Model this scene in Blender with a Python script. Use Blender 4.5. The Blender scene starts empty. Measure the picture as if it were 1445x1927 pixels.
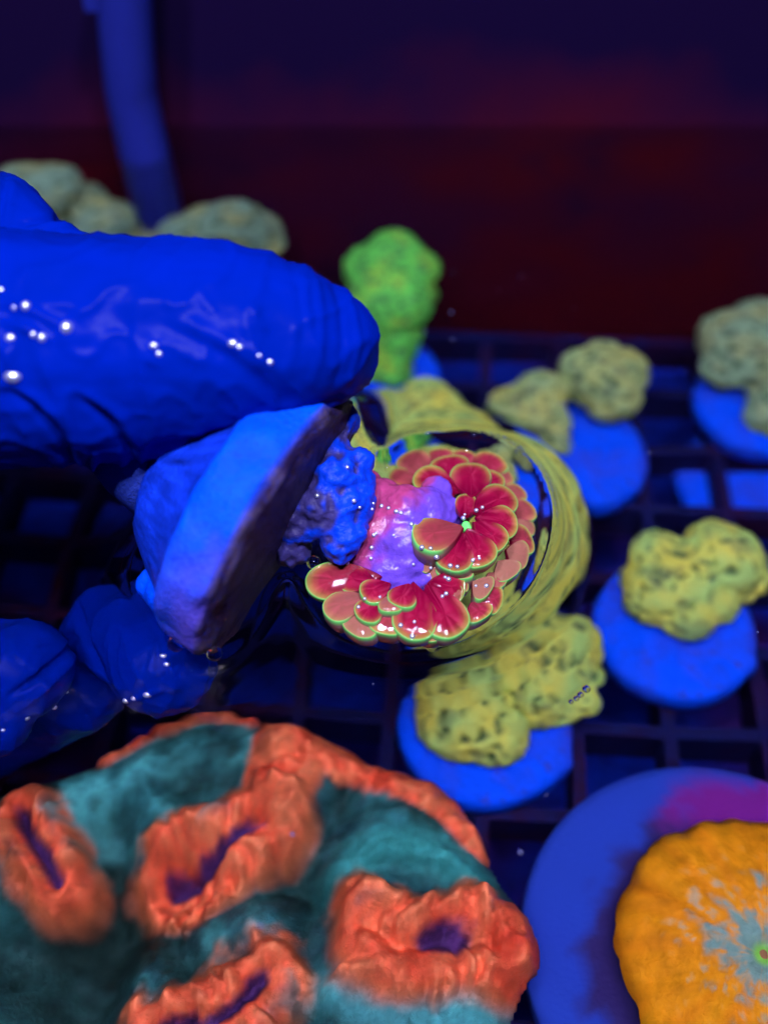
import bpy, bmesh, math, random
import numpy as np
from mathutils import Vector, Matrix, noise

random.seed(7)
rng = np.random.default_rng(7)
S = 0.001                       # everything below is written in millimetres
sc = bpy.context.scene
COL = sc.collection

# ------------------------------------------------------------------ camera
CAM_H, PITCH, FPX = 88.0, math.radians(48), 1900.0
W0, H0 = 1445, 1927
Fw = np.array([0, math.cos(PITCH), -math.sin(PITCH)])
Up = np.array([0, math.sin(PITCH), math.cos(PITCH)])
Rt = np.array([1.0, 0, 0])
C0 = np.array([0, 0, CAM_H])
cam_d = bpy.data.cameras.new('camera')
cam = bpy.data.objects.new('camera', cam_d); COL.objects.link(cam)
cam.location = C0 * S
cam.rotation_euler = (math.pi/2 - PITCH, 0, 0)
cam_d.sensor_fit = 'HORIZONTAL'; cam_d.sensor_width = 36.0
cam_d.lens = FPX / W0 * 36.0
cam_d.clip_start = 0.004; cam_d.clip_end = 20
cam_d.dof.use_dof = True
cam_d.dof.focus_distance = 0.1075
cam_d.dof.aperture_fstop = 13.0
sc.camera = cam

# ------------------------------------------------------------------ light
world = bpy.data.worlds.new('World'); sc.world = world; world.use_nodes = True
bg = world.node_tree.nodes['Background']
bg.inputs[0].default_value = (0.03, 0.03, 0.16, 1); bg.inputs[1].default_value = 0.02
LED = (0.72, 0.68, 1.0)
def led(x, y, z, size, watt, colour, target):
    l = bpy.data.lights.new('aquarium_led', 'AREA'); l.shape = 'DISK'; l.size = size*S
    l.energy = watt; l.color = colour
    o = bpy.data.objects.new('aquarium_led', l); COL.objects.link(o)
    o.location = Vector((x, y, z))*S
    o.rotation_euler = (Vector(target) - Vector((x, y, z))).to_track_quat('-Z', 'Y').to_euler()
for cx_, cy0 in ((-85, -30), (-5, -48), (70, -25)):
    for dx, dy in ((-9, -5), (9, 6)):
        led(cx_+dx, cy0+dy, 330, 10, 0.55, LED, (10, 85, 0))
vs = sc.view_settings
vs.view_transform = 'Standard'; vs.look = 'None'; vs.gamma = 1; vs.exposure = 0.0
cy = sc.cycles
cy.blur_glossy = 8.0; cy.caustics_refractive = True; cy.caustics_reflective = False
cy.max_bounces = 10; cy.transmission_bounces = 8; cy.transparent_max_bounces = 8
cy.sample_clamp_indirect = 40.0
cy.use_denoising = True
try: cy.denoiser = 'OPENIMAGEDENOISE'
except Exception: pass

# ------------------------------------------------------------------ pixel -> place
def ray(px, py):
    return Fw + (px-722.5)/FPX*Rt + (963.5-py)/FPX*Up
def at(px, py, d):
    return C0 + ray(px, py)*d
def atz(px, py, z):
    r = ray(px, py); return C0 + r*((z-CAM_H)/r[2])
def refr(px, py):
    r = ray(px, py); r = r/np.linalg.norm(r)
    p = C0 + r*(-CAM_H/r[2])
    eta = 1/1.333; ci = -r[2]; k = 1-eta*eta*(1-ci*ci)
    t = eta*r + (eta*ci-math.sqrt(k))*np.array([0, 0, 1.0])
    return p, t
def under(px, py, z):                       # a point below the water seen through the flat surface
    p, t = refr(px, py); return p + t*(z/t[2])
def under_y(px, py, y):
    p, t = refr(px, py)
    if p[1] >= y:
        r = ray(px, py); return C0 + r*(y/r[1])
    return p + t*((y-p[1])/t[1])
def project(P):
    v = np.asarray(P)-C0; d = v@Fw
    return 722.5+FPX*(v@Rt)/d, 963.5-FPX*(v@Up)/d, d

# ------------------------------------------------------------------ helpers
def link(name, me, mat=None, parent=None):
    o = bpy.data.objects.new(name, me); COL.objects.link(o)
    if mat: 
        me.materials.clear(); me.materials.append(mat)
    if parent is not None: o.parent = parent
    return o
def tag(o, label=None, cat=None, group=None, kind=None):
    if label: o['label'] = label
    if cat: o['category'] = cat
    if group: o['group'] = group
    if kind: o['kind'] = kind
    return o
def empty(name, loc=(0, 0, 0)):
    o = bpy.data.objects.new(name, None); COL.objects.link(o)
    o.empty_display_size = 0.005
    o.location = Vector(loc)*S
    return o
def mesh(name, verts, faces, mat, parent=None, attrs=None, smooth=True):
    off = np.array(parent.location)/S if parent is not None and parent.parent is None else np.zeros(3)
    if parent is not None and parent.parent is not None:
        off = np.array(parent.parent.location)/S
    me = bpy.data.meshes.new(name)
    v = (np.asarray(verts, float)-off)*S
    me.from_pydata(v.tolist(), [], faces); me.update()
    if smooth: me.polygons.foreach_set('use_smooth', np.ones(len(me.polygons), bool))
    for k, a in (attrs or {}).items():
        a = np.asarray(a, float)
        if a.ndim == 1:
            at_ = me.attributes.new(k, 'FLOAT', 'POINT'); at_.data.foreach_set('value', a)
        else:
            at_ = me.attributes.new(k, 'FLOAT_COLOR', 'POINT')
            at_.data.foreach_set('color', np.c_[a, np.ones(len(a))].ravel())
    return link(name, me, mat, parent)
def smoothstep(a, b, x):
    t = np.clip((x-a)/(b-a), 0, 1); return t*t*(3-2*t)
def fbm(P, scale, octs=3, seed=0.0):
    out = np.empty(len(P))
    for i, p in enumerate(P):
        out[i] = noise.fractal(Vector((p[0]/scale+seed, p[1]/scale-seed*.7, p[2]/scale+seed*1.3)), 0.9, 2.0, octs)
    return out
def cells(P, scale, seed=0.0):              # distance to the nearest and second nearest cell centre
    d1 = np.empty(len(P)); d2 = np.empty(len(P))
    for i, p in enumerate(P):
        d, _ = noise.voronoi(Vector((p[0]/scale+seed, p[1]/scale+seed, p[2]/scale)))
        d1[i] = d[0]; d2[i] = d[1]
    return d1, d2
def poly_dist(P2, line, closed=False):      # distance and arc length to a polyline, any dimension
    line = np.asarray(line, float)
    if closed: line = np.vstack([line, line[:1]])
    best = np.full(len(P2), 1e9); arc = np.zeros(len(P2)); acc = 0
    for a, b in zip(line[:-1], line[1:]):
        ab = b-a; L = np.linalg.norm(ab)
        t = np.clip(((P2-a)@ab)/max(L*L, 1e-9), 0, 1)
        d = np.linalg.norm(P2-(a+t[:, None]*ab), axis=1)
        m = d < best; best[m] = d[m]; arc[m] = acc+t[m]*L
        acc += L
    return best, arc
def inside(P2, poly):
    poly = np.asarray(poly, float); n = len(poly); r = np.zeros(len(P2), bool); j = n-1
    for i in range(n):
        xi, yi = poly[i]; xj, yj = poly[j]
        c = ((yi > P2[:, 1]) != (yj > P2[:, 1])) & (P2[:, 0] < (xj-xi)*(P2[:, 1]-yi)/(yj-yi+1e-12)+xi)
        r ^= c; j = i
    return r
ICO = {}
def ico(sub):
    if sub not in ICO:
        bm = bmesh.new(); bmesh.ops.create_icosphere(bm, subdivisions=sub, radius=1)
        ICO[sub] = (np.array([v.co[:] for v in bm.verts]), [[v.index for v in f.verts] for f in bm.faces]); bm.free()
    return ICO[sub]
def fuse(balls, voxel, smooth_it=6, sub=3):
    """one continuous skin round a set of overlapping balls (centre, radius or 3 radii)"""
    V, Fc = [], []; iv, jf = ico(sub); n = 0
    for c, r in balls:
        V.append(iv*np.asarray(r)+np.asarray(c)); Fc += [[a+n for a in f] for f in jf]; n += len(iv)
    me = bpy.data.meshes.new('tmp'); me.from_pydata(np.vstack(V).tolist(), [], Fc)
    o = bpy.data.objects.new('tmp', me); COL.objects.link(o)
    m = o.modifiers.new('r', 'REMESH'); m.mode = 'VOXEL'; m.voxel_size = voxel
    if smooth_it:
        s = o.modifiers.new('s', 'SMOOTH'); s.iterations = smooth_it; s.factor = 0.5
    dg = bpy.context.evaluated_depsgraph_get()
    e = o.evaluated_get(dg).to_mesh()
    n = len(e.vertices); co = np.empty(n*3); e.vertices.foreach_get('co', co)
    no = np.empty(n*3); e.vertices.foreach_get('normal', no)
    faces = [list(p.vertices) for p in e.polygons]
    o.evaluated_get(dg).to_mesh_clear()
    bpy.data.objects.remove(o); bpy.data.meshes.remove(me)
    return co.reshape(-1, 3), no.reshape(-1, 3), faces
def chain(pts, step=0.35):
    """balls along (point, radius) stations"""
    out = []
    for (a, ra), (b, rb) in zip(pts[:-1], pts[1:]):
        a = np.asarray(a, float); b = np.asarray(b, float)
        n = max(2, int(np.linalg.norm(b-a)/(step*min(ra, rb)))+1)
        for k in range(n):
            t = k/n; out.append((a+(b-a)*t, ra+(rb-ra)*t))
    out.append((np.asarray(pts[-1][0]), pts[-1][1]))
    return out
def spline(pts, n):
    pts = np.asarray(pts, float); P = np.vstack([2*pts[0]-pts[1], pts, 2*pts[-1]-pts[-2]]); out = []
    for i in range(1, len(P)-2):
        for k in range(n):
            t = k/n
            out.append(0.5*((2*P[i])+(-P[i-1]+P[i+1])*t+(2*P[i-1]-5*P[i]+4*P[i+1]-P[i+2])*t*t+(-P[i-1]+3*P[i]-3*P[i+1]+P[i+2])*t**3))
    out.append(P[-2]); return np.array(out)
def tube(path, rad, seg=20):
    path = np.asarray(path, float); n = len(path); V, Fc = [], []
    up = np.array([0.3, 1, 0.1])
    for i, p in enumerate(path):
        t = path[min(i+1, n-1)]-path[max(i-1, 0)]; t = t/np.linalg.norm(t)
        a = np.cross(up, t); a /= np.linalg.norm(a); b = np.cross(t, a)
        r = rad if np.isscalar(rad) else rad[i]
        for k in range(seg):
            th = 2*math.pi*k/seg; V.append(p+(math.cos(th)*a+math.sin(th)*b)*r)
    for i in range(n-1):
        for k in range(seg):
            k2 = (k+1) % seg; Fc.append([i*seg+k, i*seg+k2, (i+1)*seg+k2, (i+1)*seg+k])
    Fc.append(list(range(seg))[::-1]); Fc.append([(n-1)*seg+k for k in range(seg)])
    return np.array(V), Fc
def box(c, d, rot=0):
    c = np.asarray(c, float); d = np.asarray(d, float)/2
    V = np.array([[x, y, z] for x in (-1, 1) for y in (-1, 1) for z in (-1, 1)])*d
    ca, sa = math.cos(rot), math.sin(rot)
    V = np.c_[V[:, 0]*ca-V[:, 1]*sa, V[:, 0]*sa+V[:, 1]*ca, V[:, 2]]+c
    return V, [[0, 1, 3, 2], [4, 6, 7, 5], [0, 4, 5, 1], [2, 3, 7, 6], [0, 2, 6, 4], [1, 5, 7, 3]]

# ------------------------------------------------------------------ materials
def mat(name, base=(.5, .5, .5), rough=.5, attr=None, spec=.5, noise_mix=None, bump=None, coat=0, sss=0, trans=0, emit=None):
    """noise_mix: list of (scale per mm, detail, lo, hi, colour); bump: list of (scale per mm, strength, dist mm)"""
    m = bpy.data.materials.new(name); m.use_nodes = True
    nt = m.node_tree; N = nt.nodes; b = N['Principled BSDF']
    def new(t): return N.new(t)
    b.inputs['Base Color'].default_value = (*base, 1)
    b.inputs['Roughness'].default_value = rough
    b.inputs['Specular IOR Level'].default_value = spec
    b.inputs['Coat Weight'].default_value = coat
    b.inputs['Coat Roughness'].default_value = .06
    b.inputs['Transmission Weight'].default_value = trans
    if sss:
        b.inputs['Subsurface Weight'].default_value = sss
        b.inputs['Subsurface Radius'].default_value = (1, .6, .8)
        b.inputs['Subsurface Scale'].default_value = .0005
    tc = new('ShaderNodeTexCoord'); mp = new('ShaderNodeMapping'); mp.inputs['Scale'].default_value = (1000,)*3
    nt.links.new(tc.outputs['Object'], mp.inputs[0])
    col = None
    if attr:
        a = new('ShaderNodeAttribute'); a.attribute_name = attr; col = a.outputs['Color']
    for (sca, det, lo, hi, c) in (noise_mix or []):
        nz = new('ShaderNodeTexNoise'); nz.inputs['Scale'].default_value = sca; nz.inputs['Detail'].default_value = det
        nz.inputs['Roughness'].default_value = .6
        nt.links.new(mp.outputs[0], nz.inputs['Vector'])
        mr = new('ShaderNodeMapRange'); mr.inputs[1].default_value = lo; mr.inputs[2].default_value = hi
        nt.links.new(nz.outputs[0], mr.inputs[0])
        mx = new('ShaderNodeMix'); mx.data_type = 'RGBA'
        nt.links.new(mr.outputs[0], mx.inputs[0])
        if col is None: mx.inputs[6].default_value = (*base, 1)
        else: nt.links.new(col, mx.inputs[6])
        mx.inputs[7].default_value = (*c, 1); col = mx.outputs[2]
    if col is not None: nt.links.new(col, b.inputs['Base Color'])
    if emit and col is not None:
        nt.links.new(col, b.inputs['Emission Color']); b.inputs['Emission Strength'].default_value = emit
    prev = None
    for (sca, st, dist) in (bump or []):
        nz = new('ShaderNodeTexNoise'); nz.inputs['Scale'].default_value = sca; nz.inputs['Detail'].default_value = 4
        nt.links.new(mp.outputs[0], nz.inputs['Vector'])
        bp = new('ShaderNodeBump'); bp.inputs['Strength'].default_value = st; bp.inputs['Distance'].default_value = dist*S
        nt.links.new(nz.outputs[0], bp.inputs['Height'])
        if prev is not None: nt.links.new(prev, bp.inputs['Normal'])
        prev = bp.outputs[0]
    if prev is not None: nt.links.new(prev, b.inputs['Normal'])
    return m

M = {}
M['wall'] = mat('back_wall', (.075, .003, .005), .8, spec=.03, noise_mix=[(.012, 3, .42, .66, (.016, .004, .035)), (.03, 4, .55, .75, (.008, .004, .028)), (.4, 4, .5, .9, (.055, .003, .006))])
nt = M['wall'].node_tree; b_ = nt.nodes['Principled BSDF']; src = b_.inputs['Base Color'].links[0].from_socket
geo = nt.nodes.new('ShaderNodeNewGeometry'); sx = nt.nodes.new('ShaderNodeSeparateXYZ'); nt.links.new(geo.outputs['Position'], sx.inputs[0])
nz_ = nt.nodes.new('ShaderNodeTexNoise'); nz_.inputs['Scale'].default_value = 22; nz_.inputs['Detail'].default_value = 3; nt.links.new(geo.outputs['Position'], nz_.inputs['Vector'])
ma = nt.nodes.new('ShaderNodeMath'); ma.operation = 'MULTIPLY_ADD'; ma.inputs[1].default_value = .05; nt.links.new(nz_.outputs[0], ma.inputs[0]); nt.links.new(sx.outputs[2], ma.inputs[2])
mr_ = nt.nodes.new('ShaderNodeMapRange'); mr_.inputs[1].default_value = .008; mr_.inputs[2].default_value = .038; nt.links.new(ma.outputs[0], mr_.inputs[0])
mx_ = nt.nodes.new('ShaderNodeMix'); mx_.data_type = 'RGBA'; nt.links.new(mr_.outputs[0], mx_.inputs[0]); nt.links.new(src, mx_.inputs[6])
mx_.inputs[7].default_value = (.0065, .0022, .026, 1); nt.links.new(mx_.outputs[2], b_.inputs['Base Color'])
M['floor'] = mat('tank_floor', (.003, .03, .50), .85, spec=.03, noise_mix=[(.022, 3, .48, .62, (.05, .005, .03)), (.25, 4, .4, .8, (.01, .01, .12))], bump=[(.6, .6, .8)])
M['rack'] = mat('rack_plastic', (.007, .007, .060), .6, spec=.03, noise_mix=[(.05, 3, .45, .65, (.030, .003, .015)), (.5, 4, .45, .8, (.004, .012, .09))], bump=[(1.2, .3, .2)])
M['plug'] = mat('plug_ceramic', (.001, .085, .95), .65, spec=.04, noise_mix=[(.12, 4, .46, .72, (.03, .06, .62)), (.5, 5, .58, .72, (.05, .035, .40)), (1.5, 5, .5, .8, (.0, .05, .70))], bump=[(2.2, .35, .15)])
M['pipe'] = mat('tubing', (.011, .018, .19), .35, spec=.1, noise_mix=[(.15, 4, .45, .8, (.010, .015, .15))])
M['coral'] = mat('coral_skin', attr='col', rough=.55, spec=.04, bump=[(2.5, .5, .25)])
M['brain'] = mat('brain_coral_flesh', attr='col', rough=.45, spec=.05, bump=[(1.6, .6, .4), (5, .6, .16)])
M['mush'] = mat('mushroom_coral_flesh', attr='col', rough=.55, spec=.05, bump=[(2.0, .6, .35), (6, .4, .12)])
M['bigplug'] = mat('ceramic_disc', attr='col', rough=.7, spec=.04, bump=[(1.5, .4, .2)])
M['glove'] = mat('nitrile_glove', (.0, .0105, .23), .26, spec=.014, noise_mix=[(.09, 3, .4, .75, (.0, .011, .28))], bump=[(.35, .16, .5), (1.3, .10, .25), (6, .05, .05)])
M['petal'] = mat('petal_flesh', attr='col', rough=.055, spec=.24, bump=[(1.2, .14, .25), (6, .08, .06)], sss=.35)
M['stalk'] = mat('stalk_flesh', attr='col', rough=.10, spec=.30, bump=[(1.0, .25, .4), (4, .35, .14)], sss=.3)
M['base'] = mat('coral_base', attr='col', rough=.35, spec=.14, bump=[(1.6, .5, .4), (7, .5, .12)])
M['hplug'] = mat('held_plug_ceramic', attr='col', rough=.4, spec=.06, noise_mix=[(2.6, 5, .50, .80, (.004, .022, .28))], bump=[(2.0, .6, .3), (7, .7, .14)])
M['bubble'] = mat('bubble', (.15, .17, .4), .2, spec=.6)
def glass(name, ior, rough=0.0):
    m = bpy.data.materials.new(name); m.use_nodes = True; nt = m.node_tree
    nt.nodes.remove(nt.nodes['Principled BSDF'])
    g = nt.nodes.new('ShaderNodeBsdfGlass'); g.inputs['IOR'].default_value = ior; g.inputs['Roughness'].default_value = rough
    nt.links.new(g.outputs[0], nt.nodes['Material Output'].inputs[0]); return m
M['water'] = glass('water', 1.333)
M['wet'] = mat('glint_metal', (.70, .78, 1.0), .33, spec=.5); M['wet'].node_tree.nodes['Principled BSDF'].inputs['Metallic'].default_value = .85  # pale metal for beads that stand in for lamp glints on wet surfaces
M['drop'] = glass('drop_or_glint', 1.333)

# ------------------------------------------------------------------ setting: tank, rack, water
WALL_Y = 172
def sheet(name, c, d, m, kind='structure'):
    v, f = box(c, d); return tag(mesh(name, v, f, m, smooth=False), kind=kind)
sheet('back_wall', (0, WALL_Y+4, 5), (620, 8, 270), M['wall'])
sheet('tank_floor', (0, 20, -96), (620, 320, 8), M['floor'])

RACK_TOP = -56.0
rack = empty('frag_rack', (0, 60, RACK_TOP)); tag(rack, 'dark plastic grid rack under all the coral plugs', 'rack')
ROT = math.radians(-4); PITCH_MM = 13.2; TH = 1.9; HT = 9.0
for i in range(-11, 12):
    v, f = box((0, 0, 0), (TH, 186, HT))
    p = np.array([math.cos(ROT)*i*PITCH_MM, 62+math.sin(ROT)*i*PITCH_MM, 0])
    V = np.c_[v[:, 0]*math.cos(ROT)-v[:, 1]*math.sin(ROT), v[:, 0]*math.sin(ROT)+v[:, 1]*math.cos(ROT), v[:, 2]]+p
    mesh('bar', V+[0, 0, RACK_TOP-HT/2], f, M['rack'], rack, smooth=False)
for j in range(-7, 8):
    v, f = box((0, 0, 0), (300, TH, HT-.6))
    p = np.array([-math.sin(ROT)*j*PITCH_MM, 62+math.cos(ROT)*j*PITCH_MM, -.1])
    V = np.c_[v[:, 0]*math.cos(ROT)-v[:, 1]*math.sin(ROT), v[:, 0]*math.sin(ROT)+v[:, 1]*math.cos(ROT), v[:, 2]]+p
    mesh('crossbar', V+[0, 0, RACK_TOP-HT/2], f, M['rack'], rack, smooth=False)

# outline of the coral and plug where they pierce the water, as the curled-up edge of the surface shows it
RING = [(668, 772), (690, 842), (722, 868), (770, 842), (860, 834), (945, 850), (1005, 900), (1034, 975), (1026, 1060),
        (985, 1130), (915, 1185), (850, 1212), (760, 1226), (680, 1214), (620, 1190), (575, 1140), (545, 1100), (520, 1120),
        (490, 1170), (450, 1222), (400, 1246), (330, 1225), (270, 1150), (255, 1060), (420, 900), (560, 840)]
ring_xy = np.array([atz(x, y, 0.8)[:2] for x, y in RING])
ring_xy = np.array(spline(np.vstack([ring_xy, ring_xy[:1]]), 5))[:-1]
def axis(lo, hi, a, b, fine, coarse):
    return np.unique(np.r_[np.arange(lo, a, coarse), np.arange(a, b, fine), np.arange(b, hi+coarse, coarse)])
gx = axis(-300, 300, -34, 34, .33, 6); gy = axis(-130, WALL_Y+2, 44, 108, .33, 6)
X, Y = np.meshgrid(gx, gy); P2 = np.c_[X.ravel(), Y.ravel()]
near = (abs(P2[:, 0]) < 60) & (P2[:, 1] > 25) & (P2[:, 1] < 135)
d = np.full(len(P2), 99.0); d[near], _ = poly_dist(P2[near], ring_xy, True)
amp = .7+2.7*smoothstep(60, 76, P2[:, 1])
Z = amp*np.exp(-d/1.9)+.035*np.sin(d*3.3)*np.exp(-d/3.5)
Z += .05*np.sin(P2[:, 0]*.21+P2[:, 1]*.13)*np.sin(P2[:, 1]*.17-.6)*np.exp(-((P2[:, 0]-5)**2+(P2[:, 1]-75)**2)/6000)
nx = len(gx)
ii = (np.arange(len(gy)-1)[:, None]*nx+np.arange(nx-1)[None, :]).ravel()
wf = np.c_[ii, ii+1, ii+nx+1, ii+nx].tolist()
tag(mesh('water', np.c_[P2, Z], wf, M['water']), kind='structure')

# ------------------------------------------------------------------ tubing at the back
tp = [under_y(x, y, 163) for x, y in [(228, -160), (232, -60), (236, 40), (243, 130), (254, 210)]]
tp2 = [under_y(x, y, 162) for x, y in [(288, 350), (303, 440), (312, 520)]]
pt = empty('tubing', tp2[-1]); tag(pt, 'thin blue plastic tube hanging down the dark red back wall', 'tube')
path = spline(np.vstack([tp, tp2]), 8)
v, f = tube(path, 4.3); mesh('tube', v, f, M['pipe'], pt)
c = under_y(172, -14, 163); v, f = box(c+[3.5, 1, 0], (9, 6, 4)); mesh('clip', v, f, M['pipe'], pt, smooth=False)

# ------------------------------------------------------------------ frags: ceramic plug + lump of coral
def disc(c, R, th, seed, name, parent, m, stem=True, n=72, wob=.035, notch=None):
    prof = [(0, 0), (R*.5, .05), (R*.86, 0), (R*.965, -.25), (R, -1.0), (R*.995, -th*.7), (R*.96, -th), (R*.5, -th)]
    V, Fc = [], []
    for i in range(n):
        th_ = 2*math.pi*i/n
        w = 1+wob*noise.noise(Vector((math.cos(th_)*1.3+seed, math.sin(th_)*1.3, seed)))*2
        if notch is not None:
            w += .055*math.exp(-((th_-notch+math.pi) % (2*math.pi)-math.pi)**2/.01)
        for r, z in prof[1:]: V.append((c[0]+r*w*math.cos(th_), c[1]+r*w*math.sin(th_), c[2]+z))
    k = len(prof)-1
    for i in range(n):
        j = (i+1) % n
        for q in range(k-1): Fc.append([i*k+q, i*k+q+1, j*k+q+1, j*k+q])
    V.append(tuple(c)); t = len(V)-1
    for i in range(n): Fc.append([t, i*k, ((i+1) % n)*k])
    Fc.append([i*k+k-1 for i in range(n)][::-1])
    o = mesh(name, V, Fc, m, parent)
    if stem:
        v, f = tube([np.array(c)+[0, 0, -th+.1], np.array(c)+[0, 0, -th-6], np.array(c)+[0, 0, -th-13]], [4.6, 4.4, 4.0])
        mesh('plug_stem', v, f, m, parent)
    return o
YEL, GRN, DRK = np.array([.66, .66, .10]), np.array([.40, .64, .16]), np.array([.05, .07, .06])
def lump(balls, parent, seed, tint=0.0, cell=2.1, voxel=.42, name='coral_head', depth=1.0, yel=YEL, grn=GRN):
    P, Nn, Fc = fuse(balls, voxel, 4, 3)
    b = fbm(P, 5.0, 3, seed)
    w3 = np.c_[fbm(P, 2.6, 2, seed+2), fbm(P, 2.6, 2, seed+4), b]
    d1, d2 = cells(P+w3*1.1, cell, seed)
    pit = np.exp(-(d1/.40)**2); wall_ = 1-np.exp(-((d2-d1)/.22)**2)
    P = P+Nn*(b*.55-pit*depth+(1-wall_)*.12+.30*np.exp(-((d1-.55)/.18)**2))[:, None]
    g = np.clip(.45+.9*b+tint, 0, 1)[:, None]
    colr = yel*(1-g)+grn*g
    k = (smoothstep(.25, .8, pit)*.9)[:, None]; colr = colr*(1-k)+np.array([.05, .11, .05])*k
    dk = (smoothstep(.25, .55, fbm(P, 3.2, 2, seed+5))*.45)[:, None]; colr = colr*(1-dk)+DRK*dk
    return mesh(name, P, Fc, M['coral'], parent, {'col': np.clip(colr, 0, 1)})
def frag(px, py, R, z, heads, label, seed, name='coral_frag', tint=0.0, notch=None, tilt=None, **kw):
    """px, py: apparent centre of the plug's top; heads: list of lists of (px, py, height above plug, radius)"""
    c = under(px, py, z); c[1] = min(c[1], WALL_Y-R-3); t = empty(name, c); tag(t, label, 'coral frag', 'coral frags standing on the rack')
    disc(c, R, 5.0, seed, 'plug_disc', t, M['plug'], notch=notch)
    for h in heads:
        balls = []
        for (x, y, hz, r) in h:
            q = under(x, y, z+hz)
            if q[1] > 160: q = under_y(x, y, 158+1.5*math.sin(x))
            balls.append((q, r if np.isscalar(r) else np.array(r)))
        if c[1] > 140:                          # tall colonies at the back stand on a foot of their own
            for q, r in list(balls): balls += chain([(c+[0, 0, 1], 5.0), (q, r*.75)], .6)
        lump(balls, t, seed+len(h)*.37, tint, **kw)
    return t
ZP = -50.5
frag(915, 1352, 12.2, ZP, [[(880, 1340, 3, (7.2, 7.0, 5.5)), (900, 1290, 3, 5.5), (845, 1300, 3, 4.8), (930, 1380, 2, 4.6)],
                           [(1025, 1255, 4, (6.5, 6.5, 6)), (1000, 1300, 3, 5.5), (1065, 1215, 4, 5.0), (960, 1250, 4, 5), (1085, 1260, 3, 3.6), (1097, 1318, 3, 2.3), (1060, 1330, 2, 2.4), (1000,1190,4,4.5)]],
     'yellow green frag with two pitted coral heads between brain coral and held coral', 1.3, notch=-.55)
frag(1270, 1172, 12.2, ZP, [[(1245, 1110, 4, (6.0, 6, 6)), (1240, 1060, 5, 5), (1290, 1150, 3, 4.6), (1215, 1090, 3, 4), (1300, 1080, 5, 5.5), (1360, 1060, 5, 6.2), (1395, 1085, 4, 4.2), (1345, 1030, 5, 4.6), (1335, 1120, 3, 4.5)]],
     'yellow frag with one wide coral head overhanging a blue plug above the orange mushroom coral', 4.1, notch=-.6)
frag(1088, 848, 12.0, ZP, [[(1000, 770, 6, 5.8), (965, 765, 5, 4.3), (1025, 800, 4, 4.2), (1035, 840, 1.5, 2.8), (1020, 740, 7, 4.4)],
                           [(1135, 715, 8, 6.2), (1165, 700, 8, 5.2), (1100, 695, 9, 4.4), (1150, 745, 6, 5), (1135, 680, 9, 4.2)]],
     'pale yellow frag with two separate coral knobs and a reddish stain between them', 7.7, tint=.12, yel=np.array([.50, .52, .13]), grn=np.array([.33, .50, .20]))
frag(1440, 752, 11.8, ZP, [[(1385, 640, 9, 6.6), (1370, 690, 7, 4.5), (1435, 615, 9, 6.0), (1445, 680, 7, 6)], [(1455, 780, 2, 4.6), (1450, 735, 3, 4.0)]],
     'pale green coral frag on a blue plug standing above an empty plug', 9.2, tint=.3, yel=np.array([.38, .42, .16]), grn=np.array([.24, .40, .22]))
frag(868, 1005, 12.6, ZP, [[(800, 800, 6, 7.5), (760, 850, 5, 6), (850, 830, 6, 6.5), (870, 930, 7, 9), (960, 940, 6, 8), (900, 1040, 6, 9), (980, 1040, 4, 7.5), (820, 1000, 6, 8), (930, 1120, 4, 7.5), (860, 1130, 3, 6), (800, 760, 7, 5), (740, 790, 5, 5.0), (1010,980,3,5)]],
     'yellow coral frag right below the held red coral, drawn into streaks by the curved water', 12.6, cell=2.1)
frag(722, 700, 10.5, ZP-1, [[(735, 560, 16, 7.8), (740, 500, 20, 7.0), (705, 505, 19, 5.6), (770, 505, 20, 5.4), (770, 555, 15, 4.8), (732, 620, 9, 5.6), (712, 660, 5, 4.6), (700, 690, 2, 4), (740, 470, 22, 4.6)]],
     'tall bright green coral frag behind the gloved thumb', 15.4, tint=.55, cell=2.0, depth=.45, yel=np.array([.50, .70, .05]), grn=np.array([.14, .70, .10]))
g = dict(tint=.3, cell=2.4, yel=np.array([.34, .38, .13]), grn=np.array([.18, .32, .21]))
frag(420, 520, 11, ZP-1, [[(395, 430, 13, 6), (440, 425, 14, 6.2), (480, 435, 13, 5), (350, 440, 12, 5.0), (500, 460, 11, 3.6), (430, 470, 9, 7), (445, 400, 16, 3.2)]],
     'blurred grey green coral frag beside the foot of the tube', 18.1, **g)
frag(130, 470, 12, ZP-1, [[(85, 352, 15, 6.4), (140, 385, 14, 6), (200, 412, 12, 5), (40, 345, 16, 5.5), (240, 432, 11, 4), (150, 440, 9, 8), (290, 440, 10, 3.2)]],
     'blurred grey green coral frag behind the knuckle of the glove, against the back wall', 21.3, **g)
# plug without a coral under the right-hand frag
c = under(1400, 900, -62.5); t = empty('empty_plug', c); tag(t, 'bare blue ceramic plug without coral lying below a pale green frag', 'frag plug')
disc(c+[0, 0, 0], 11.5, 4.0, 3.3, 'plug_disc', t, M['plug'], stem=False)
c2 = np.array(c); v, f = tube([c2+[0, 0, -4], c2+[0, 0, -10]], [4.6, 4.0]); mesh('plug_stem', v, f, M['plug'], t)

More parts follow.
